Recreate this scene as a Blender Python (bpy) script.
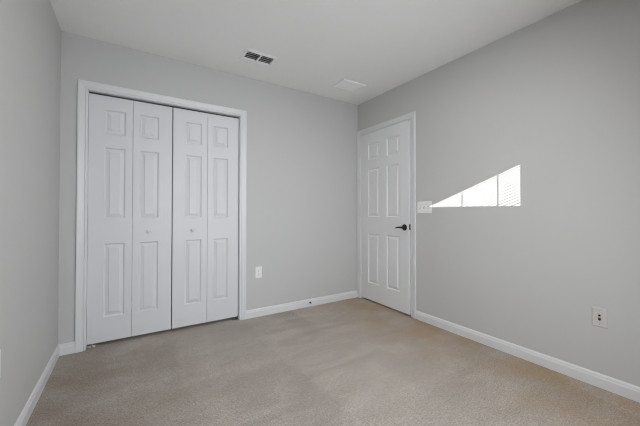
import bpy, math, random
from mathutils import Vector, Matrix

random.seed(7)
for o in list(bpy.data.objects):
    bpy.data.objects.remove(o, do_unlink=True)
scene = bpy.context.scene
col = scene.collection

# ------------------------------------------------------------------ room size
W, H, L = 2.89, 2.44, 3.45            # width (x), height, depth (y runs 0 .. -L)
DEG = math.radians

# ------------------------------------------------------------------ camera
cam_data = bpy.data.cameras.new('camera')
cam = bpy.data.objects.new('camera', cam_data)
col.objects.link(cam)
scene.camera = cam
cam_data.sensor_fit = 'HORIZONTAL'
cam_data.sensor_width = 36.0
cam_data.lens = 36.0 * 297.8 / 640.0
cam_data.shift_y = -4.33 / 640.0
cam_data.clip_start = 0.02
_yaw, _pit, _rol = 0.569, 0.0111, 0.0012
_r = Vector((math.cos(_yaw), -math.sin(_yaw), 0))
_f = Vector((math.sin(_yaw), math.cos(_yaw), 0))
_u = Vector((0, 0, 1))
_f2 = _f * math.cos(_pit) + _u * math.sin(_pit)
_u2 = _u * math.cos(_pit) - _f * math.sin(_pit)
_r3 = _r * math.cos(_rol) + _u2 * math.sin(_rol)
_u3 = _u2 * math.cos(_rol) - _r * math.sin(_rol)
M = Matrix((( _r3.x, _u3.x, -_f2.x, 0.4441),
            ( _r3.y, _u3.y, -_f2.y, -2.9337),
            ( _r3.z, _u3.z, -_f2.z, 1.0744),
            (0, 0, 0, 1)))
cam.matrix_world = M

# ------------------------------------------------------------------ exposure
vs = scene.view_settings
scene.display_settings.display_device = 'sRGB'
vs.view_transform = 'Standard'
vs.look = 'None'
vs.use_curve_mapping = False
vs.gamma = 1.0
vs.exposure = -0.16
scene.cycles.use_denoising = True
scene.cycles.filter_width = 1.1
scene.cycles.max_bounces = 14
scene.cycles.diffuse_bounces = 10
scene.cycles.transparent_max_bounces = 24
scene.cycles.sample_clamp_indirect = 6.0
scene.cycles.caustics_reflective = False
scene.cycles.caustics_refractive = False

# ------------------------------------------------------------------ world, sun, window daylight, ceiling lamp
world = bpy.data.worlds.new('sky')
scene.world = world
world.use_nodes = True
_bg = world.node_tree.nodes['Background']
_bg.inputs[0].default_value = (0.88, 0.93, 1.0, 1)
_bg.inputs[1].default_value = 3.0

SUN_DIR = Vector((0.55, 1.0, -0.38)).normalized()
sun_data = bpy.data.lights.new('sun', 'SUN')
sun_data.energy = 20.0
sun_data.angle = DEG(0.10)
sun_data.color = (1.0, 0.97, 0.92)
sun = bpy.data.objects.new('sun', sun_data)
col.objects.link(sun)
sun.rotation_euler = SUN_DIR.to_track_quat('-Z', 'Y').to_euler()
sun.location = (-6, -10, 6)

WIN = dict(x0=0.90, x1=2.022, z0=0.55, z1=2.097)      # window opening in the wall behind the camera
daylight_data = bpy.data.lights.new('window_daylight', 'AREA')
daylight_data.shape = 'RECTANGLE'
daylight_data.size = WIN['x1'] - WIN['x0']
daylight_data.size_y = WIN['z1'] - WIN['z0']
daylight_data.energy = 33.0
daylight_data.spread = DEG(142)
daylight_data.color = (0.87, 0.94, 1.01)
daylight = bpy.data.objects.new('window_daylight', daylight_data)
col.objects.link(daylight)
daylight.location = ((WIN['x0'] + WIN['x1']) / 2, -L + 0.19, (WIN['z0'] + WIN['z1']) / 2)
daylight.rotation_euler = (DEG(90 - 17), 0, 0)             # shines towards +y, into the room

LAMP_POS = (1.58, -1.74)
LAMP_POWER = 11.0
LAMP_COLOR = (1.0, 0.96, 0.91)

# ------------------------------------------------------------------ materials
def new_mat(name):
    m = bpy.data.materials.new(name)
    m.use_nodes = True
    nt = m.node_tree
    return m, nt, nt.nodes['Principled BSDF']

def N(nt, t, **kw):
    n = nt.nodes.new(t)
    for k, v in kw.items():
        setattr(n, k, v)
    return n

def plain(name, color, rough=0.5, metal=0.0, spec=0.5):
    m, nt, b = new_mat(name)
    b.inputs['Base Color'].default_value = (*color, 1)
    b.inputs['Roughness'].default_value = rough
    b.inputs['Metallic'].default_value = metal
    b.inputs['Specular IOR Level'].default_value = spec
    return m

def painted(name, color, rough, bump_scale, bump_strength, var=0.02, spec=0.3, detail=3.0, dist=0.002):
    m, nt, b = new_mat(name)
    tc = N(nt, 'ShaderNodeTexCoord')
    no = N(nt, 'ShaderNodeTexNoise')
    no.inputs['Scale'].default_value = bump_scale
    no.inputs['Detail'].default_value = detail
    bp = N(nt, 'ShaderNodeBump')
    bp.inputs['Strength'].default_value = bump_strength
    bp.inputs['Distance'].default_value = dist
    big = N(nt, 'ShaderNodeTexNoise')
    big.inputs['Scale'].default_value = 1.7
    mx = N(nt, 'ShaderNodeMix', data_type='RGBA')
    mx.inputs[6].default_value = (*[c * (1 - var) for c in color], 1)
    mx.inputs[7].default_value = (*[min(1, c * (1 + var)) for c in color], 1)
    lk = nt.links.new
    lk(tc.outputs['Object'], no.inputs['Vector'])
    lk(tc.outputs['Object'], big.inputs['Vector'])
    lk(big.outputs['Fac'], mx.inputs[0])
    lk(mx.outputs[2], b.inputs['Base Color'])
    lk(no.outputs['Fac'], bp.inputs['Height'])
    lk(bp.outputs['Normal'], b.inputs['Normal'])
    b.inputs['Roughness'].default_value = rough
    b.inputs['Specular IOR Level'].default_value = spec
    return m

M_WALL = painted('wall_paint', (0.535, 0.529, 0.519), 0.6, 160, 0.12, 0.012)
M_CEIL = painted('ceiling_paint', (0.88, 0.875, 0.865), 0.8, 45, 0.7, 0.012, detail=4, dist=0.004)
M_TRIM = painted('trim_paint', (0.69, 0.69, 0.695), 0.35, 240, 0.03, 0.008, spec=0.4)
M_DOOR = painted('door_paint', (0.75, 0.75, 0.755), 0.38, 300, 0.04, 0.008, spec=0.4)
M_BIFOLD = painted('bifold_toned_down', (0.67, 0.67, 0.68), 0.40, 300, 0.04, 0.008, spec=0.3)  # door white toned down to offset stronger light on the closet
M_PLATE = plain('white_plastic', (0.80, 0.795, 0.78), 0.35)
M_IVORY = plain('ivory_plastic', (0.57, 0.54, 0.525), 0.4)
M_DARK = plain('black_plastic', (0.015, 0.015, 0.016), 0.5)
M_SLOT = plain('slot_grey', (0.22, 0.22, 0.22), 0.6)
M_BRONZE = plain('dark_bronze', (0.035, 0.030, 0.026), 0.32, 0.85)
M_LATCH = plain('blackened_bronze', (0.016, 0.014, 0.012), 0.6, 0.0, 0.15)
M_STEEL = plain('zinc_steel', (0.55, 0.56, 0.58), 0.35, 1.0)
M_SCREW = plain('painted_screw', (0.62, 0.61, 0.60), 0.4, 0.2)
M_VENT = plain('white_enamel', (0.86, 0.86, 0.86), 0.4)
M_BLADE = plain('blade_shade_grey', (0.44, 0.44, 0.44), 0.5, 0.2)  # white vent blades greyed to stand for shade; jack screws share the grey
M_DUCT = plain('dark_duct', (0.06, 0.06, 0.06), 0.7)
M_RUBBER = plain('white_rubber', (0.70, 0.70, 0.69), 0.6)
M_CLOSET = plain('closet_hall_shade', (0.22, 0.22, 0.22), 0.7)  # closet and hall walls darkened to deepen the shade in the door gaps
M_FENCE = plain('sun_blocker_boards', (0.30, 0.26, 0.22), 0.8)  # for the added, unseen fence that trims the sun patch
M_GROUND = plain('bounce_ground', (0.68, 0.67, 0.65), 0.9)  # made pale so more light bounces up to the ceiling
M_BLIND = plain('white_vinyl_slat', (0.82, 0.82, 0.80), 0.45)

def glass_mat():
    m = bpy.data.materials.new('window_glass')
    m.use_nodes = True
    nt = m.node_tree
    for n in list(nt.nodes):
        nt.nodes.remove(n)
    out = N(nt, 'ShaderNodeOutputMaterial')
    tr = N(nt, 'ShaderNodeBsdfTransparent')
    gl = N(nt, 'ShaderNodeBsdfGlossy')
    gl.inputs['Roughness'].default_value = 0.02
    mix = N(nt, 'ShaderNodeMixShader')
    mix.inputs[0].default_value = 0.06
    nt.links.new(tr.outputs[0], mix.inputs[1])
    nt.links.new(gl.outputs[0], mix.inputs[2])
    nt.links.new(mix.outputs[0], out.inputs[0])
    return m
M_GLASS = glass_mat()

def lamp_mat():
    m, nt, b = new_mat('frosted_lamp_glass')
    b.inputs['Base Color'].default_value = (0.9, 0.88, 0.84, 1)
    b.inputs['Emission Color'].default_value = (*LAMP_COLOR, 1)
    b.inputs['Emission Strength'].default_value = 1.2
    return m
M_LAMP = lamp_mat()

def carpet_mat():
    m, nt, b = new_mat('beige_cut_pile_carpet')
    lk = nt.links.new
    tc = N(nt, 'ShaderNodeTexCoord')
    sep = N(nt, 'ShaderNodeSeparateXYZ')
    lk(tc.outputs['Object'], sep.inputs[0])
    # tufts
    fine = N(nt, 'ShaderNodeTexNoise'); fine.inputs['Scale'].default_value = 120; fine.inputs['Detail'].default_value = 3
    fine.inputs['Roughness'].default_value = 0.7
    lk(tc.outputs['Object'], fine.inputs['Vector'])
    mid = N(nt, 'ShaderNodeTexNoise'); mid.inputs['Scale'].default_value = 38; mid.inputs['Detail'].default_value = 4
    lk(tc.outputs['Object'], mid.inputs['Vector'])
    # pile brushed one way and the other: long soft streaks
    mp = N(nt, 'ShaderNodeMapping')
    mp.inputs['Rotation'].default_value = (0, 0, DEG(-38))
    mp.inputs['Scale'].default_value = (1.0, 2.6, 1)
    lk(tc.outputs['Object'], mp.inputs['Vector'])
    streak = N(nt, 'ShaderNodeTexNoise'); streak.inputs['Scale'].default_value = 1.5; streak.inputs['Detail'].default_value = 4
    streak.inputs['Distortion'].default_value = 1.2
    lk(mp.outputs[0], streak.inputs['Vector'])
    r1 = N(nt, 'ShaderNodeValToRGB')
    r1.color_ramp.elements[0].position = 0.36; r1.color_ramp.elements[0].color = (0.318, 0.282, 0.248, 1)
    r1.color_ramp.elements[1].position = 0.64; r1.color_ramp.elements[1].color = (0.385, 0.345, 0.311, 1)
    lk(streak.outputs['Fac'], r1.inputs[0])
    # brown soiling that follows the right-hand wall
    near = N(nt, 'ShaderNodeMapRange'); near.interpolation_type = 'SMOOTHSTEP'
    near.inputs['From Min'].default_value = 1.95; near.inputs['From Max'].default_value = 2.85
    lk(sep.outputs['X'], near.inputs['Value'])
    blot = N(nt, 'ShaderNodeTexNoise'); blot.inputs['Scale'].default_value = 3.2; blot.inputs['Detail'].default_value = 4
    lk(tc.outputs['Object'], blot.inputs['Vector'])
    bl = N(nt, 'ShaderNodeMapRange')
    bl.inputs['From Min'].default_value = 0.30; bl.inputs['From Max'].default_value = 0.60
    lk(blot.outputs['Fac'], bl.inputs['Value'])
    mul = N(nt, 'ShaderNodeMath', operation='MULTIPLY')
    lk(near.outputs[0], mul.inputs[0]); lk(bl.outputs[0], mul.inputs[1])
    stain = N(nt, 'ShaderNodeMix', data_type='RGBA')
    lk(mul.outputs[0], stain.inputs[0]); lk(r1.outputs[0], stain.inputs[6])
    stain.inputs[7].default_value = (0.325, 0.232, 0.145, 1)
    nl = N(nt, 'ShaderNodeMapRange'); nl.interpolation_type = 'SMOOTHSTEP'  # blotchy darker brown towards the left wall
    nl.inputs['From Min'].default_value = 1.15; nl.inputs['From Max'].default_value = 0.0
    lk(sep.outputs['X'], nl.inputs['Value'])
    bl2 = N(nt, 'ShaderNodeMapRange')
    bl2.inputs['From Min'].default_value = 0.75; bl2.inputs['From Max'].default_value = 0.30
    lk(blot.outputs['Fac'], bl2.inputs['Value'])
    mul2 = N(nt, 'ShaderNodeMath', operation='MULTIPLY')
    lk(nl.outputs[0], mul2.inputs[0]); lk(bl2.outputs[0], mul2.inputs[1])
    left_brown = N(nt, 'ShaderNodeMix', data_type='RGBA')
    lk(mul2.outputs[0], left_brown.inputs[0]); lk(stain.outputs[2], left_brown.inputs[6])
    left_brown.inputs[7].default_value = (0.225, 0.183, 0.145, 1)
    # tuft colour variation
    r2 = N(nt, 'ShaderNodeMapRange')
    r2.inputs['From Min'].default_value = 0.25; r2.inputs['From Max'].default_value = 0.75
    r2.inputs['To Min'].default_value = 0.45; r2.inputs['To Max'].default_value = 1.55
    lk(fine.outputs['Fac'], r2.inputs['Value'])
    r3 = N(nt, 'ShaderNodeMapRange')
    r3.inputs['From Min'].default_value = 0.25; r3.inputs['From Max'].default_value = 0.75
    r3.inputs['To Min'].default_value = 0.90; r3.inputs['To Max'].default_value = 1.10
    lk(mid.outputs['Fac'], r3.inputs['Value'])
    mm = N(nt, 'ShaderNodeMath', operation='MULTIPLY')
    lk(r2.outputs[0], mm.inputs[0]); lk(r3.outputs[0], mm.inputs[1])
    # overlapping vacuum swaths, each with the pile laid its own way
    mv = N(nt, 'ShaderNodeMapping')
    mv.inputs['Rotation'].default_value = (0, 0, DEG(24)); mv.inputs['Scale'].default_value = (3.4, 1.05, 1)
    wob = N(nt, 'ShaderNodeMix', data_type='RGBA'); wob.inputs[0].default_value = 0.10
    lk(tc.outputs['Object'], wob.inputs[6]); lk(mid.outputs['Color'], wob.inputs[7])
    lk(wob.outputs[2], mv.inputs['Vector'])
    vo = N(nt, 'ShaderNodeTexVoronoi'); vo.feature = 'SMOOTH_F1'; vo.inputs['Scale'].default_value = 1.0; vo.inputs['Smoothness'].default_value = 0.12
    lk(mv.outputs[0], vo.inputs['Vector'])
    sv = N(nt, 'ShaderNodeSeparateXYZ'); lk(vo.outputs['Color'], sv.inputs[0])
    r4 = N(nt, 'ShaderNodeMapRange'); r4.inputs['To Min'].default_value = 0.93; r4.inputs['To Max'].default_value = 1.07
    lk(sv.outputs['X'], r4.inputs['Value'])
    m4 = N(nt, 'ShaderNodeMath', operation='MULTIPLY')
    lk(mm.outputs[0], m4.inputs[0]); lk(r4.outputs[0], m4.inputs[1]); mm = m4
    vm = N(nt, 'ShaderNodeVectorMath', operation='SCALE')
    lk(left_brown.outputs[2], vm.inputs[0]); lk(mm.outputs[0], vm.inputs['Scale'])
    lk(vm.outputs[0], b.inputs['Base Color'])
    bp = N(nt, 'ShaderNodeBump'); bp.inputs['Strength'].default_value = 0.8; bp.inputs['Distance'].default_value = 0.006
    add = N(nt, 'ShaderNodeMath', operation='ADD')
    lk(fine.outputs['Fac'], add.inputs[0]); lk(mid.outputs['Fac'], add.inputs[1])
    lk(add.outputs[0], bp.inputs['Height']); lk(bp.outputs[0], b.inputs['Normal'])
    b.inputs['Roughness'].default_value = 0.95
    b.inputs['Specular IOR Level'].default_value = 0.1
    b.inputs['Sheen Weight'].default_value = 0.22
    b.inputs['Sheen Tint'].default_value = (1.0, 0.86, 0.74, 1)
    b.inputs['Sheen Roughness'].default_value = 0.6
    return m
M_CARPET = carpet_mat()

# ------------------------------------------------------------------ mesh helper
class MB:
    def __init__(self):
        self.v, self.f, self.mi, self.sm = [], [], [], []

    def add(self, verts, faces, mi=0, smooth=False):
        o = len(self.v)
        self.v += [tuple(p) for p in verts]
        for fc in faces:
            self.f.append([i + o for i in fc]); self.mi.append(mi); self.sm.append(smooth)
        return self

    def box(self, a, b, mi=0):
        (x0, y0, z0), (x1, y1, z1) = [tuple(map(min, a, b)), tuple(map(max, a, b))]
        vs_ = [(x0, y0, z0), (x1, y0, z0), (x1, y1, z0), (x0, y1, z0), (x0, y0, z1), (x1, y0, z1), (x1, y1, z1), (x0, y1, z1)]
        fs = [(0, 3, 2, 1), (4, 5, 6, 7), (0, 1, 5, 4), (1, 2, 6, 5), (2, 3, 7, 6), (3, 0, 4, 7)]
        return self.add(vs_, fs, mi)

    def obox(self, c, ax, ay, az, mi=0):
        c, ax, ay, az = map(Vector, (c, ax, ay, az))
        vs_ = [c + ax * sx + ay * sy + az * sz for sz in (-1, 1) for sx, sy in ((-1, -1), (1, -1), (1, 1), (-1, 1))]
        fs = [(0, 3, 2, 1), (4, 5, 6, 7), (0, 1, 5, 4), (1, 2, 6, 5), (2, 3, 7, 6), (3, 0, 4, 7)]
        return self.add(vs_, fs, mi)

    def loops(self, loops, mi=0, closed=True, cap0=True, cap1=True, smooth=False):
        n = len(loops[0]); vs_ = [p for l in loops for p in l]; fs = []
        for k in range(len(loops) - 1):
            for i in range(n if closed else n - 1):
                j = (i + 1) % n
                fs.append((k * n + i, k * n + j, (k + 1) * n + j, (k + 1) * n + i))
        self.add(vs_, fs, mi, smooth)
        if cap0: self.add(loops[0], [tuple(range(n))[::-1]], mi)
        if cap1: self.add(loops[-1], [tuple(range(n))], mi)
        return self

    def lathe(self, c, axis, prof, seg=24, mi=0, smooth=True):
        """prof: list of (distance along axis, radius)."""
        c = Vector(c); ax = Vector(axis).normalized()
        u = ax.orthogonal().normalized(); w = ax.cross(u)
        lps = []
        for d, r in prof:
            r = max(r, 1e-5)
            lps.append([c + ax * d + (u * math.cos(2 * math.pi * i / seg) + w * math.sin(2 * math.pi * i / seg)) * r for i in range(seg)])
        return self.loops(lps, mi, smooth=smooth)

    def tube(self, pts, rad, seg=8, mi=0):
        pts = [Vector(p) for p in pts]; lps = []; u = None
        for i, p in enumerate(pts):
            t = (pts[min(i + 1, len(pts) - 1)] - pts[max(i - 1, 0)]).normalized()
            if u is None: u = t.orthogonal().normalized()
            u = (u - t * u.dot(t)).normalized(); w = t.cross(u)
            r = rad[i] if isinstance(rad, (list, tuple)) else rad
            lps.append([p + (u * math.cos(2 * math.pi * k / seg) + w * math.sin(2 * math.pi * k / seg)) * r for k in range(seg)])
        return self.loops(lps, mi, smooth=True)

    def build(self, name, mats, parent=None, loc=(0, 0, 0), bevel=0.0, seg=2):
        me = bpy.data.meshes.new(name)
        me.from_pydata(self.v, [], self.f)
        if not isinstance(mats, (list, tuple)): mats = [mats]
        for m in mats: me.materials.append(m)
        me.polygons.foreach_set('material_index', self.mi)
        me.polygons.foreach_set('use_smooth', self.sm)
        import bmesh
        bm = bmesh.new(); bm.from_mesh(me)
        bmesh.ops.remove_doubles(bm, verts=bm.verts, dist=1e-6)
        bmesh.ops.recalc_face_normals(bm, faces=bm.faces)
        bm.to_mesh(me); bm.free()
        me.update()
        o = bpy.data.objects.new(name, me)
        col.objects.link(o)
        if parent: o.parent = parent
        o.location = loc
        if bevel:
            md = o.modifiers.new('bevel', 'BEVEL'); md.width = bevel; md.segments = seg
            md.limit_method = 'ANGLE'; md.angle_limit = DEG(35)
        return o

def tag(o, label=None, cat=None, group=None, kind=None):
    if label: o['label'] = label
    if cat: o['category'] = cat
    if group: o['group'] = group
    if kind: o['kind'] = kind
    return o

def empty(name, loc, rz=0.0):
    o = bpy.data.objects.new(name, None)
    o.empty_display_size = 0.05
    col.objects.link(o)
    o.location = loc
    o.rotation_euler = (0, 0, rz)
    return o

def copy_tree(o, parent=None):
    c = o.copy(); col.objects.link(c); c.parent = parent
    for ch in o.children: copy_tree(ch, c)
    return c

# ------------------------------------------------------------------ opening sizes
CX0, CX1, CZ = 0.166, 1.368, 2.028              # closet opening (inside the jambs)
DY0, DY1, DZ = -0.069, -0.848, 2.033            # room door opening (inside the jambs)
T = 0.115                                       # wall thickness
JT = 0.018                                      # jamb board thickness

# ------------------------------------------------------------------ floor and ceiling
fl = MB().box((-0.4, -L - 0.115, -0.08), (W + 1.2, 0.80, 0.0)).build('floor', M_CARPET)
tag(fl, 'beige cut pile carpet covering the whole bedroom floor', 'carpet', kind='structure')

VX0, VX1, VY0, VY1 = 1.278, 1.526, -0.492, -0.358      # hole of the supply vent
c = MB()
xa, xb, ya, yb = -0.4, W + 1.2, -L - 0.115, 0.80
for (x0, y0, x1, y1) in ((xa, ya, xb, VY0), (xa, VY1, xb, yb), (xa, VY0, VX0, VY1), (VX1, VY0, xb, VY1)):
    c.box((x0, y0, H), (x1, y1, H + 0.10))
tag(c.build('ceiling', M_CEIL), 'flat white ceiling with a fine knockdown texture', 'ceiling', kind='structure')

# ------------------------------------------------------------------ walls
b = MB()
b.box((-T, 0, 0), (CX0 - JT, T, H)); b.box((CX1 + JT, 0, 0), (W + T, T, H)); b.box((CX0 - JT, 0, CZ + JT), (CX1 + JT, T, H))
tag(b.build('wall_back', M_WALL), 'light grey wall holding the white bifold closet', 'wall', kind='structure')
b = MB().box((-T, -L - T, 0), (0, 0, H))
tag(b.build('wall_left', M_WALL), 'light grey blank wall left of the closet', 'wall', kind='structure')
b = MB()
b.box((W, DY0 + JT, 0), (W + T, 0, H)); b.box((W, -L - T, 0), (W + T, DY1 - JT, H)); b.box((W, DY1 - JT, DZ + JT), (W + T, DY0 + JT, H))
tag(b.build('wall_right', M_WALL), 'light grey wall with the hinged door and the sunlit patch', 'wall', kind='structure')
b = MB()
b.box((0, -L - T, 0), (WIN['x0'], -L, H)); b.box((WIN['x1'], -L - T, 0), (W, -L, H))
b.box((WIN['x0'], -L - T, 0), (WIN['x1'], -L, WIN['z0'])); b.box((WIN['x0'], -L - T, WIN['z1']), (WIN['x1'], -L, H))
tag(b.build('wall_front', M_WALL), 'light grey wall with the blind covered window', 'wall', kind='structure')
# closet interior and the hall behind the hinged door
b = MB()
b.box((-0.2, T + 0.60, 0), (1.75, T + 0.66, H)); b.box((-0.26, T, 0), (-0.2, T + 0.66, H)); b.box((1.75, T, 0), (1.81, T + 0.66, H))
tag(b.build('wall_closet', M_CLOSET), 'shade-darkened inside walls of the closet behind the bifold doors', 'wall', kind='structure')
b = MB()
b.box((W + 1.0, -1.5, 0), (W + 1.06, 0.5, H)); b.box((W + T, 0.44, 0), (W + 1.0, 0.5, H)); b.box((W + T, -1.5, 0), (W + 1.0, -1.44, H))
tag(b.build('wall_hall', M_CLOSET), 'shade-darkened hall walls behind the hinged door', 'wall', kind='structure')

# ------------------------------------------------------------------ baseboards
BB = [(0, 0), (0.013, 0), (0.013, 0.056), (0.0115, 0.060), (0.0095, 0.062), (0.0090, 0.070), (0.0070, 0.076), (0.0040, 0.080), (0.0025, 0.083), (0, 0.083)]
def baseboard(name, p0, p1, nrm, label, m0=0, m1=0):
    """run from p0 to p1; nrm = direction out of the wall; m0/m1 = mitre (+1 shortens with thickness)."""
    p0, p1, nrm = Vector((*p0, 0)), Vector((*p1, 0)), Vector((*nrm, 0))
    d = (p1 - p0).normalized()
    lps = [[p + nrm * t + d * s * t + Vector((0, 0, z)) for t, z in BB] for p, s in ((p0, m0), (p1, -m1))]
    o = MB().loops(lps).build(name, M_TRIM)
    return tag(o, label, 'baseboard', kind='structure')
baseboard('baseboard_left', (0, -L), (0, 0), (1, 0), 'white baseboard along the blank left wall', 1, 1)
baseboard('baseboard_closet', (0, 0), (0.1035, 0), (0, -1), 'short white baseboard between left wall and closet casing', 1, 0)
baseboard('baseboard_back', (1.4335, 0), (W, 0), (0, -1), 'white baseboard between closet casing and hinged door', 0, 0)
baseboard('baseboard_right', (W, -0.9165), (W, -L), (-1, 0), 'long white baseboard along the wall with the sunlit patch', 0, 1)
baseboard('baseboard_front', (0, -L), (W, -L), (0, 1), 'white baseboard below the window', 1, 1)

# ------------------------------------------------------------------ casings and jambs
CAS = [(0, 0), (0, 0.008), (0.002, 0.0095), (0.010, 0.0100), (0.013, 0.0055), (0.016, 0.0100), (0.030, 0.0125), (0.044, 0.0150),
       (0.052, 0.0165), (0.059, 0.0165), (0.0615, 0.0150), (0.062, 0.0125), (0.062, 0)]
def casing(name, P, lo, hi, top, reveal, label):
    """P(s, t, z): s runs along the wall, t out of it."""
    a, b_, zt = lo - reveal, hi + reveal, top + reveal
    path = lambda u: [(a - u, 0.0), (a - u, zt + u), (b_ + u, zt + u), (b_ + u, 0.0)]
    lps = []
    for k in range(4):
        lps.append([P(path(u)[k][0], t, path(u)[k][1]) for u, t in CAS])
    o = MB().loops(lps).build(name, M_TRIM)
    return tag(o, label, 'casing', kind='structure')
t1 = casing('trim_1', lambda s, t, z: (s, -t, z), CX0, CX1, CZ, 0.003, 'white moulded casing framing the bifold closet')
j = MB()
j.box((CX0 - JT, 0, 0), (CX0, T, CZ + JT)); j.box((CX1, 0, 0), (CX1 + JT, T, CZ + JT)); j.box((CX0, 0, CZ), (CX1, T, CZ + JT))
j.build('jamb', M_TRIM, t1)
tr = MB()
tr.box((CX0 + 0.002, 0.040, CZ - 0.0025), (CX1 - 0.002, 0.056, CZ))
for yt in (0.040, 0.054):
    tr.box((CX0 + 0.002, yt, CZ - 0.012), (CX1 - 0.002, yt + 0.002, CZ - 0.0025))
tr.build('door_track', M_DUCT, t1)['label'] = 'metal door track darkened for the shade in the gap'  # white track coloured dark to deepen the shade above the doors

t2 = casing('trim_2', lambda s, t, z: (W - t, -s, z), -DY0, -DY1, DZ, 0.004, 'white moulded casing framing the hinged six panel door')
j = MB()
j.box((W, DY0, 0), (W + T, DY0 + JT, DZ + JT)); j.box((W, DY1 - JT, 0), (W + T, DY1, DZ + JT)); j.box((W, DY1, DZ), (W + T, DY0, DZ + JT))
j.build('jamb', M_TRIM, t2)
j = MB()
SX = W + 0.041
j.box((SX, DY0 - 0.011, 0), (SX + 0.03, DY0, DZ)); j.box((SX, DY1, 0), (SX + 0.03, DY1 + 0.011, DZ)); j.box((SX, DY1 + 0.011, DZ - 0.011), (SX + 0.03, DY0 - 0.011, DZ))
j.build('door_stop_strip', M_TRIM, t2)
# strike plate lip on the latch side jamb edge
sp = MB()
zc = 0.919
sp.lathe((W - 0.003, DY1 + 0.001, zc - 0.031), (0, 0, 1), [(0, 0.001), (0.002, 0.0085), (0.024, 0.0085), (0.027, 0.0050), (0.035, 0.0050), (0.038, 0.0085), (0.060, 0.0085), (0.062, 0.001)], 12)
o = sp.build('strike_plate', M_LATCH, t2)
o['label'] = 'dark bronze strike plate'

# ------------------------------------------------------------------ moulded panel doors
ZP = [(0.225, 0.815), (1.020, 1.595), (1.705, 1.902)]
def panel_leaf(w, z0, z1, xs, thick, rail=ZP):
    """leaf standing in x 0..w, front face at y=0 looking to -y, back at y=thick. xs: panel x intervals."""
    m = MB()
    ex = [0] + [v for p in xs for v in p] + [w]
    ez = [z0] + [v for p in rail for v in p] + [z1]
    def face(y, sgn):
        for i in range(len(ex) - 1):
            for k in range(len(ez) - 1):
                x0, x1, a, b_ = ex[i], ex[i + 1], ez[k], ez[k + 1]
                if i % 2 == 1 and k % 2 == 1:
                    ring = [(0, 0), (0.0015, 0.0035), (0.005, 0.0070), (0.009, 0.0100), (0.012, 0.0100), (0.034, 0.0034), (0.0355, 0.0010), (0.037, 0.0006)]
                    lps = []
                    for ins, dp in ring:
                        yy = y + sgn * dp
                        lps.append([(x0 + ins, yy, a + ins), (x1 - ins, yy, a + ins), (x1 - ins, yy, b_ - ins), (x0 + ins, yy, b_ - ins)])
                    m.loops(lps, cap0=False, cap1=True)
                else:
                    m.add([(x0, y, a), (x1, y, a), (x1, y, b_), (x0, y, b_)], [(0, 1, 2, 3)])
    face(0.0, 1); face(thick, -1)
    # rim, cut at the same stations as the faces so the shell is closed
    for k in range(len(ez) - 1):
        for x in (0, w):
            m.add([(x, 0, ez[k]), (x, thick, ez[k]), (x, thick, ez[k + 1]), (x, 0, ez[k + 1])], [(0, 1, 2, 3)])
    for i in range(len(ex) - 1):
        for z in (z0, z1):
            m.add([(ex[i], 0, z), (ex[i + 1], 0, z), (ex[i + 1], thick, z), (ex[i], thick, z)], [(0, 1, 2, 3)])
    return m

LY = 0.031
def knob_mb():
    return MB().lathe((0, 0, 0), (0, -1, 0), [(0, 0.010), (0.004, 0.0095), (0.008, 0.007), (0.013, 0.0080), (0.017, 0.0140), (0.022, 0.0165), (0.026, 0.0150), (0.029, 0.0090), (0.030, 0.001)], 24)

LW = 0.2968
def bifold(name, x_start, wide_first, knob_x, label, jamb_side):
    root = empty(name, (x_start, LY, 0))
    tag(root, label, 'door', kind='structure')
    leaves = []
    for q in range(2):
        wide_left = (q == 0)
        xs = [(0.104, 0.104 + 0.1405)] if wide_left else [(0.0505, 0.0505 + 0.1405)]
        lf = panel_leaf(LW, 0.028, 2.014, xs, 0.034).build('door_leaf', M_BIFOLD, root, (q * (LW + 0.002), 0, 0), bevel=0.0022)
        leaves.append(lf)
    k_leaf = leaves[1] if jamb_side == 'left' else leaves[0]
    lx = knob_x - x_start - k_leaf.location.x
    kn = knob_mb().build('knob', M_BIFOLD, k_leaf, (lx, 0, 0.905))
    kn['label'] = 'round white closet knob'
    # bottom pivot bracket at the jamb
    bx = CX0 - x_start if jamb_side == 'left' else CX1 - x_start
    s = 1 if jamb_side == 'left' else -1
    br = MB()
    br.box((bx, -0.004, 0.0), (bx + s * 0.055, 0.034, 0.004)); br.box((bx, -0.004, 0.0), (bx + s * 0.003, 0.034, 0.028))
    br.lathe((bx + s * 0.034, 0.015, 0.004), (0, 0, 1), [(0, 0.006), (0.010, 0.006), (0.011, 0.004), (0.028, 0.004)], 12)
    b_o = br.build('pivot_bracket', M_STEEL, root); b_o['label'] = 'small steel floor pivot bracket'
    # fold hinges on the back
    for hz in (0.28, 1.0, 1.80):
        h = MB(); xj = LW + 0.001
        h.box((xj - 0.022, 0.0340, hz - 0.03), (xj + 0.022, 0.0355, hz + 0.03))
        h.lathe((xj, 0.0375, hz - 0.03), (0, 0, 1), [(0, 0.003), (0.06, 0.003)], 10)
        h.build('fold_hinge', M_STEEL, root)
    return root
bifold('door_1', CX0 + 0.0008, True, 0.582, 'left pair of white three panel bifold closet doors', 'left')
bifold('door_2', 0.7700, True, 0.938, 'right pair of white three panel bifold closet doors nearer the wall outlet', 'right')

# hinged room door, standing a hair ajar
DW = 0.772
door3 = empty('door_3', (W - 0.001, DY0 - 0.002, 0), DEG(-90) - DEG(1.5))
tag(door3, 'white six panel hinged door with dark bronze lever', 'door', kind='structure')
xs = [(0.133, 0.325), (0.450, 0.642)]
lf = panel_leaf(DW, 0.019, 2.029, xs, 0.035).build('door_leaf', M_DOOR, door3, (0, 0, 0), bevel=0.0025)
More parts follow.
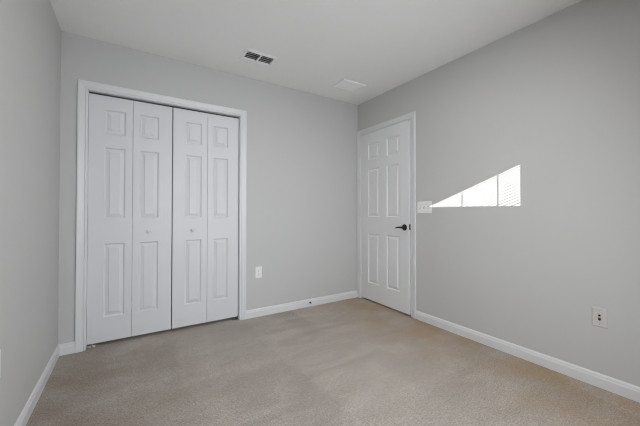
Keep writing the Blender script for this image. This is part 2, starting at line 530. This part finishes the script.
# lever set
LZ, LX = 0.914, DW - 0.059
hd = MB()
hd.lathe((LX, 0, LZ), (0, -1, 0), [(0, 0.033), (0.004, 0.033), (0.008, 0.030), (0.011, 0.022), (0.012, 0.014), (0.045, 0.0115), (0.055, 0.0115), (0.058, 0.008), (0.0585, 0.001)], 28)
rose = hd.build('door_handle', M_BRONZE, door3); rose['label'] = 'dark bronze lever handle with round rose'
lv = MB()
pts = [(LX + 0.004, -0.048, LZ), (LX - 0.018, -0.050, LZ + 0.001), (LX - 0.045, -0.050, LZ + 0.001), (LX - 0.068, -0.048, LZ - 0.003), (LX - 0.084, -0.046, LZ - 0.008), (LX - 0.090, -0.045, LZ - 0.010)]
lv.tube(pts, [0.0105, 0.0095, 0.0082, 0.0072, 0.0062, 0.002], 12)
lv.build('lever', M_BRONZE, rose)
hb = MB().lathe((LX, 0.035, LZ), (0, 1, 0), [(0, 0.033), (0.008, 0.030), (0.012, 0.014), (0.045, 0.0115)], 20).tube([(LX, 0.08, LZ), (LX - 0.05, 0.082, LZ), (LX - 0.1, 0.08, LZ - 0.012)], 0.008, 10)
hb.build('hall_handle', M_BRONZE, door3)
lp = MB().box((DW - 0.0005, 0.003, zc - 0.029), (DW + 0.0015, 0.032, zc + 0.029)).box((DW, 0.011, zc - 0.009), (DW + 0.002, 0.023, zc + 0.009))
lp.build('latch_plate', M_LATCH, door3)
for hz in (0.330, 1.058, 1.787):
    h = MB()
    h.lathe((-0.001, -0.0065, hz - 0.0445), (0, 0, 1), [(0, 0.002), (0.001, 0.0058), (0.0285, 0.0062), (0.029, 0.0054), (0.0297, 0.0062), (0.0585, 0.0062), (0.059, 0.0054), (0.0597, 0.0062), (0.088, 0.0058), (0.089, 0.002)], 14)
    h.box((-0.003, -0.004, hz - 0.0445), (0.0005, 0.003, hz + 0.0445))
    h.build('hinge', M_TRIM, door3)

# ------------------------------------------------------------------ window behind the camera (light source of the sunlit patch)
wx0, wx1, wz0, wz1 = WIN['x0'], WIN['x1'], WIN['z0'], WIN['z1']
win = empty('window_1', ((wx0 + wx1) / 2, -L - 0.07, wz0))
tag(win, 'white framed window behind a mini blind in the front wall', 'window', kind='structure')
ox, oy, oz = win.location
fr = MB()
FW = 0.030
for a_, b_ in (((wx0, wz0), (wx0 + FW, wz1)), ((wx1 - FW, wz0), (wx1, wz1)), ((wx0 + FW, wz0), (wx1 - FW, wz0 + FW)), ((wx0 + FW, wz1 - FW), (wx1 - FW, wz1)), ((wx0 + FW, 1.29), (wx1 - FW, 1.33))):
    fr.box((a_[0] - ox, -0.035, a_[1] - oz), (b_[0] - ox, 0.0, b_[1] - oz))
fr.build('window_frame', M_TRIM, win, bevel=0.002)
MB().box((wx0 + FW - ox, -0.019, wz0 + FW - oz), (wx1 - FW - ox, -0.016, wz1 - FW - oz)).build('pane', M_GLASS, win)
MB().box((wx0 - 0.02 - ox, 0.0, -0.02), (wx1 + 0.02 - ox, 0.10, 0.0)).build('window_sill', M_TRIM, win, bevel=0.003)

bl = empty('window_blind', ((wx0 + wx1) / 2, -L - 0.035, wz1))
tag(bl, 'white mini blind with slats tilted open hanging in the front window', 'blind')
MB().box((-(wx1 - wx0) / 2 + 0.004, -0.014, -0.030), ((wx1 - wx0) / 2 - 0.004, 0.014, -0.001)).build('headrail', M_BLIND, bl)
sl = MB()
hw = (wx1 - wx0) / 2 - 0.006
tilt = DEG(-3.5)
z = -0.045
while z > -(wz1 - wz0) + 0.03:
    sl.obox((0, 0, z), (hw, 0, 0), (0, 0.0125 * math.cos(tilt), 0.0125 * math.sin(tilt)), (0, -0.0004 * math.sin(tilt), 0.0004 * math.cos(tilt)))
    z -= 0.0225
sl.build('slats', M_BLIND, bl)
for px in (1.757, 1.922, 1.45, 1.10):
    MB().box((px - 0.003 - bl.location.x, 0.0128, -(wz1 - wz0) + 0.02), (px + 0.003 - bl.location.x, 0.0140, -0.03)).build('ladder_tape', M_BLIND, bl)
MB().box((-hw, -0.012, -(wz1 - wz0) + 0.006), (hw, 0.012, -(wz1 - wz0) + 0.020)).build('bottom_rail', M_BLIND, bl)

# outside: ground paled to bounce light, and a fence added to cut the sun
tag(MB().box((-30, -40, -0.4), (30, -L - T - 0.002, -0.3)).build('ground', M_GROUND), 'unseen ground outside the window, made pale to bounce light', 'yard', kind='structure')
FX = 0.85
fz = 1.1235 + 0.38 / 0.55 * (W - FX)
fe = MB()
yy = -7.2
while yy < -3.66:
    fe.box((FX - 0.02, yy, -0.3), (FX, yy + 0.138, fz - 0.02)); yy += 0.14
fe.box((FX - 0.045, -7.2, fz - 0.03), (FX, yy, fz))
tag(fe.build('wall_sun_blocker', M_FENCE), 'tall board fence added outside the window to block low sun', 'fence', kind='structure')

# ------------------------------------------------------------------ ceiling light in the middle of the room, above the frame
cl = empty('ceiling_light', (LAMP_POS[0], LAMP_POS[1], H))
tag(cl, 'round flush ceiling light with a flat frosted diffuser', 'ceiling light')
MB().lathe((0, 0, 0), (0, 0, -1), [(0, 0.170), (0.022, 0.170), (0.030, 0.166), (0.034, 0.158), (0.034, 0.148), (0.028, 0.146), (0.027, 0.01)], 48).build('base', M_VENT, cl)
MB().lathe((0, 0, -0.0275), (0, 0, -1), [(0, 0.1455), (0.003, 0.145), (0.005, 0.140), (0.0055, 0.002)], 48).build('diffuser', M_LAMP, cl)
pd = bpy.data.lights.new('lamp_light', 'AREA')
pd.shape = 'DISK'; pd.size = 0.28
pd.energy = LAMP_POWER; pd.color = LAMP_COLOR
po = bpy.data.objects.new('lamp_light', pd); col.objects.link(po); po.parent = cl; po.location = (0, 0, -0.036)

# ------------------------------------------------------------------ ceiling vents
def vent_frame(hx, hy, ox_, oy_, drop):
    """picture-frame rim: hole half sizes hx, hy; outer half sizes ox_, oy_; hangs drop below 0."""
    prof = [(0.0, 0.0), (0.0, -0.003), (0.25, -drop * 0.75), (0.55, -drop), (0.9, -drop), (1.0, -drop * 0.55), (1.0, 0.010)]
    m = MB(); lps = []
    for s, zz in prof:
        x = ox_ + (hx - ox_) * s; y = oy_ + (hy - oy_) * s
        lps.append([(-x, -y, zz), (x, -y, zz), (x, y, zz), (-x, y, zz)])
    return m.loops(lps, cap0=False, cap1=False)

vx, vy = (VX0 + VX1) / 2, (VY0 + VY1) / 2
hx, hy = (VX1 - VX0) / 2 - 0.003, (VY1 - VY0) / 2 - 0.003
v = empty('ceiling_vent', (vx, vy, H))
tag(v, 'white ceiling supply vent with two dark louvred openings, above the closet', 'vent', 'ceiling vents')
vent_frame(hx, hy, hx + 0.030, hy + 0.036, 0.007).build('frame', M_VENT, v)
MB().box((-0.0065, -hy, -0.006), (0.0065, hy, 0.008)).build('divider', M_VENT, v)
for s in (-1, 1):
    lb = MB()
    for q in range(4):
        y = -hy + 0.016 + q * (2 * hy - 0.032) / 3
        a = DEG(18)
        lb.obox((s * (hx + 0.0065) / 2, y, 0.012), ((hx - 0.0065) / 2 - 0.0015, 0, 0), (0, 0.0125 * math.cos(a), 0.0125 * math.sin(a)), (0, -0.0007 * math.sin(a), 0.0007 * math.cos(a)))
    o = lb.build('louvers', M_BLADE, v); o['label'] = 'white louvers coloured grey for shade'
d = MB()
e = 0.0015
d.add([(-hx - e, -hy - e, 0.0095), (hx + e, -hy - e, 0.0095), (hx + e, hy + e, 0.0095), (-hx - e, hy + e, 0.0095),
       (-hx - e, -hy - e, 0.095), (hx + e, -hy - e, 0.095), (hx + e, hy + e, 0.095), (-hx - e, hy + e, 0.095)],
      [(0, 1, 5, 4), (1, 2, 6, 5), (2, 3, 7, 6), (3, 0, 4, 7), (4, 5, 6, 7)])
d.build('duct', M_DUCT, v)

v2 = empty('ceiling_vent', (2.43, -0.408, H))
tag(v2, 'all white ceiling air grille near the corner above the hinged door', 'vent', 'ceiling vents')
h2x, h2y = 0.128, 0.080
vent_frame(h2x, h2y, h2x + 0.026, h2y + 0.026, 0.014).build('frame', M_VENT, v2)
lb = MB()
for q in range(12):
    y = -h2y + 0.007 + q * (2 * h2y - 0.014) / 11
    a = DEG(-25)
    lb.obox((0, y, -0.0055), (h2x - 0.001, 0, 0), (0, 0.0075 * math.cos(a), 0.0075 * math.sin(a)), (0, -0.0006 * math.sin(a), 0.0006 * math.cos(a)))
lb.build('louvers', M_VENT, v2)
MB().box((-h2x, -h2y, -0.0012), (h2x, h2y, -0.0004)).build('backing', M_VENT, v2)

# ------------------------------------------------------------------ wall plates.  Built facing -y, x along the wall, origin on the wall
def plate_mb(w, h, t=0.006):
    m = MB(); lps = []
    for ins, dp in ((0, 0), (0, t * 0.45), (0.0015, t * 0.8), (0.004, t)):
        x, z_ = w / 2 - ins, h / 2 - ins
        lps.append([(-x, -dp, -z_), (x, -dp, -z_), (x, -dp, z_), (-x, -dp, z_)])
    return m.loops(lps, cap0=True, cap1=True)
def screw_mb(x, z_, y=-0.006):
    return MB().lathe((x, y, z_), (0, -1, 0), [(0, 0.0034), (0.0008, 0.0034), (0.0014, 0.0022), (0.0015, 0.0005)], 12)

def outlet(name, loc, rz, label, group):
    r = empty(name, loc, rz)
    tag(r, label, 'outlet', group)
    plate_mb(0.070, 0.115).build('cover_plate', M_PLATE, r)
    for s in (-1, 1):
        m = MB(); n = 20; lps = []
        for dp, sc_ in ((0.0058, 1.0), (0.0075, 1.0), (0.0082, 0.95)):
            ring = []
            for i in range(n):
                a = 2 * math.pi * i / n
                ring.append((0.0172 * sc_ * math.cos(a), -dp, s * 0.0195 + max(-0.0142, min(0.0142, 0.0172 * math.sin(a))) * sc_))
            lps.append(ring)
        m.loops(lps)
        for sx, hh in ((-0.0065, 0.0045), (0.0065, 0.0035)):
            m.box((sx - 0.0012, -0.0086, s * 0.0195 + 0.003 - hh), (sx + 0.0012, -0.0081, s * 0.0195 + 0.003 + hh), 1)
        m.lathe((0, -0.0081, s * 0.0195 - 0.008), (0, -1, 0), [(0, 0.0024), (0.0005, 0.0024)], 10, 1)
        m.build('socket', [M_PLATE, M_DARK], r)
    screw_mb(0, 0).build('screw', M_SCREW, r)
    return r
outlet('wall_outlet', (1.568, 0, 0.452), 0, 'white duplex wall outlet right of the closet casing', 'duplex outlets')
outlet('wall_outlet', (0, -1.236, 0.455), DEG(90), 'white duplex outlet on the left wall, almost out of view', 'duplex outlets')

sw = empty('light_switch', (W, -1.017, 1.120), DEG(-90))
tag(sw, 'white triple toggle light switch plate beside the hinged door', 'light switch')
plate_mb(0.164, 0.118).build('cover_plate', M_PLATE, sw)
for k in (-1, 0, 1):
    x = 0.046 * k
    m = MB().box((x - 0.0052, -0.0065, -0.012), (x + 0.0052, -0.0058, 0.012), 1)
    a = DEG(28 if k < 1 else -28)
    m.obox((x, -0.0105, 0.003 if k < 1 else -0.003), (0.0042, 0, 0), (0, 0.0085 * math.cos(a), -0.0085 * math.sin(a)), (0, 0.0042 * math.sin(a), 0.0042 * math.cos(a)))
    m.build('toggle', [M_PLATE, M_SLOT], sw)
    for zz in (-0.030, 0.030):
        screw_mb(x, zz).build('screw', M_SCREW, sw)

jk = empty('wall_jack', (W, -2.311, 0.428), DEG(-90))
tag(jk, 'off white cable and phone jack plate low on the right wall', 'wall jack')
plate_mb(0.072, 0.117).build('cover_plate', M_IVORY, jk)
MB().lathe((0, -0.006, 0.0125), (0, -1, 0), [(0, 0.0055), (0.002, 0.0055), (0.0021, 0.0045), (0.009, 0.0045), (0.0091, 0.001)], 16).build('coax_connector', M_BRONZE, jk)
MB().box((-0.0065, -0.0075, -0.0165), (0.0065, -0.0058, -0.0045)).box((-0.0030, -0.0075, -0.0190), (0.0030, -0.0058, -0.0165)).build('phone_socket', M_DARK, jk)
for zz in (-0.0415, 0.0415):
    screw_mb(0, zz).build('screw', M_BLADE, jk)

# ------------------------------------------------------------------ spring door stop on the far baseboard
ds = empty('door_stop', (2.18, -0.013, 0.046))
tag(ds, 'small dark spring door stop screwed to the back baseboard', 'door stop')
MB().lathe((0, 0, 0), (0, -1, 0), [(0, 0.011), (0.003, 0.011), (0.007, 0.007), (0.008, 0.005)], 18).build('base', M_BRONZE, ds)
pts = []
turns, n = 7, 7 * 14
for i in range(n + 1):
    a = 2 * math.pi * turns * i / n
    pts.append((0.0052 * math.cos(a), -0.006 - 0.026 * i / n, 0.0052 * math.sin(a)))
MB().tube(pts, 0.0016, 6).build('spring', M_BRONZE, ds)
MB().lathe((0, -0.031, 0), (0, -1, 0), [(0, 0.0070), (0.010, 0.0078), (0.014, 0.0065), (0.015, 0.001)], 16).build('tip', M_RUBBER, ds)
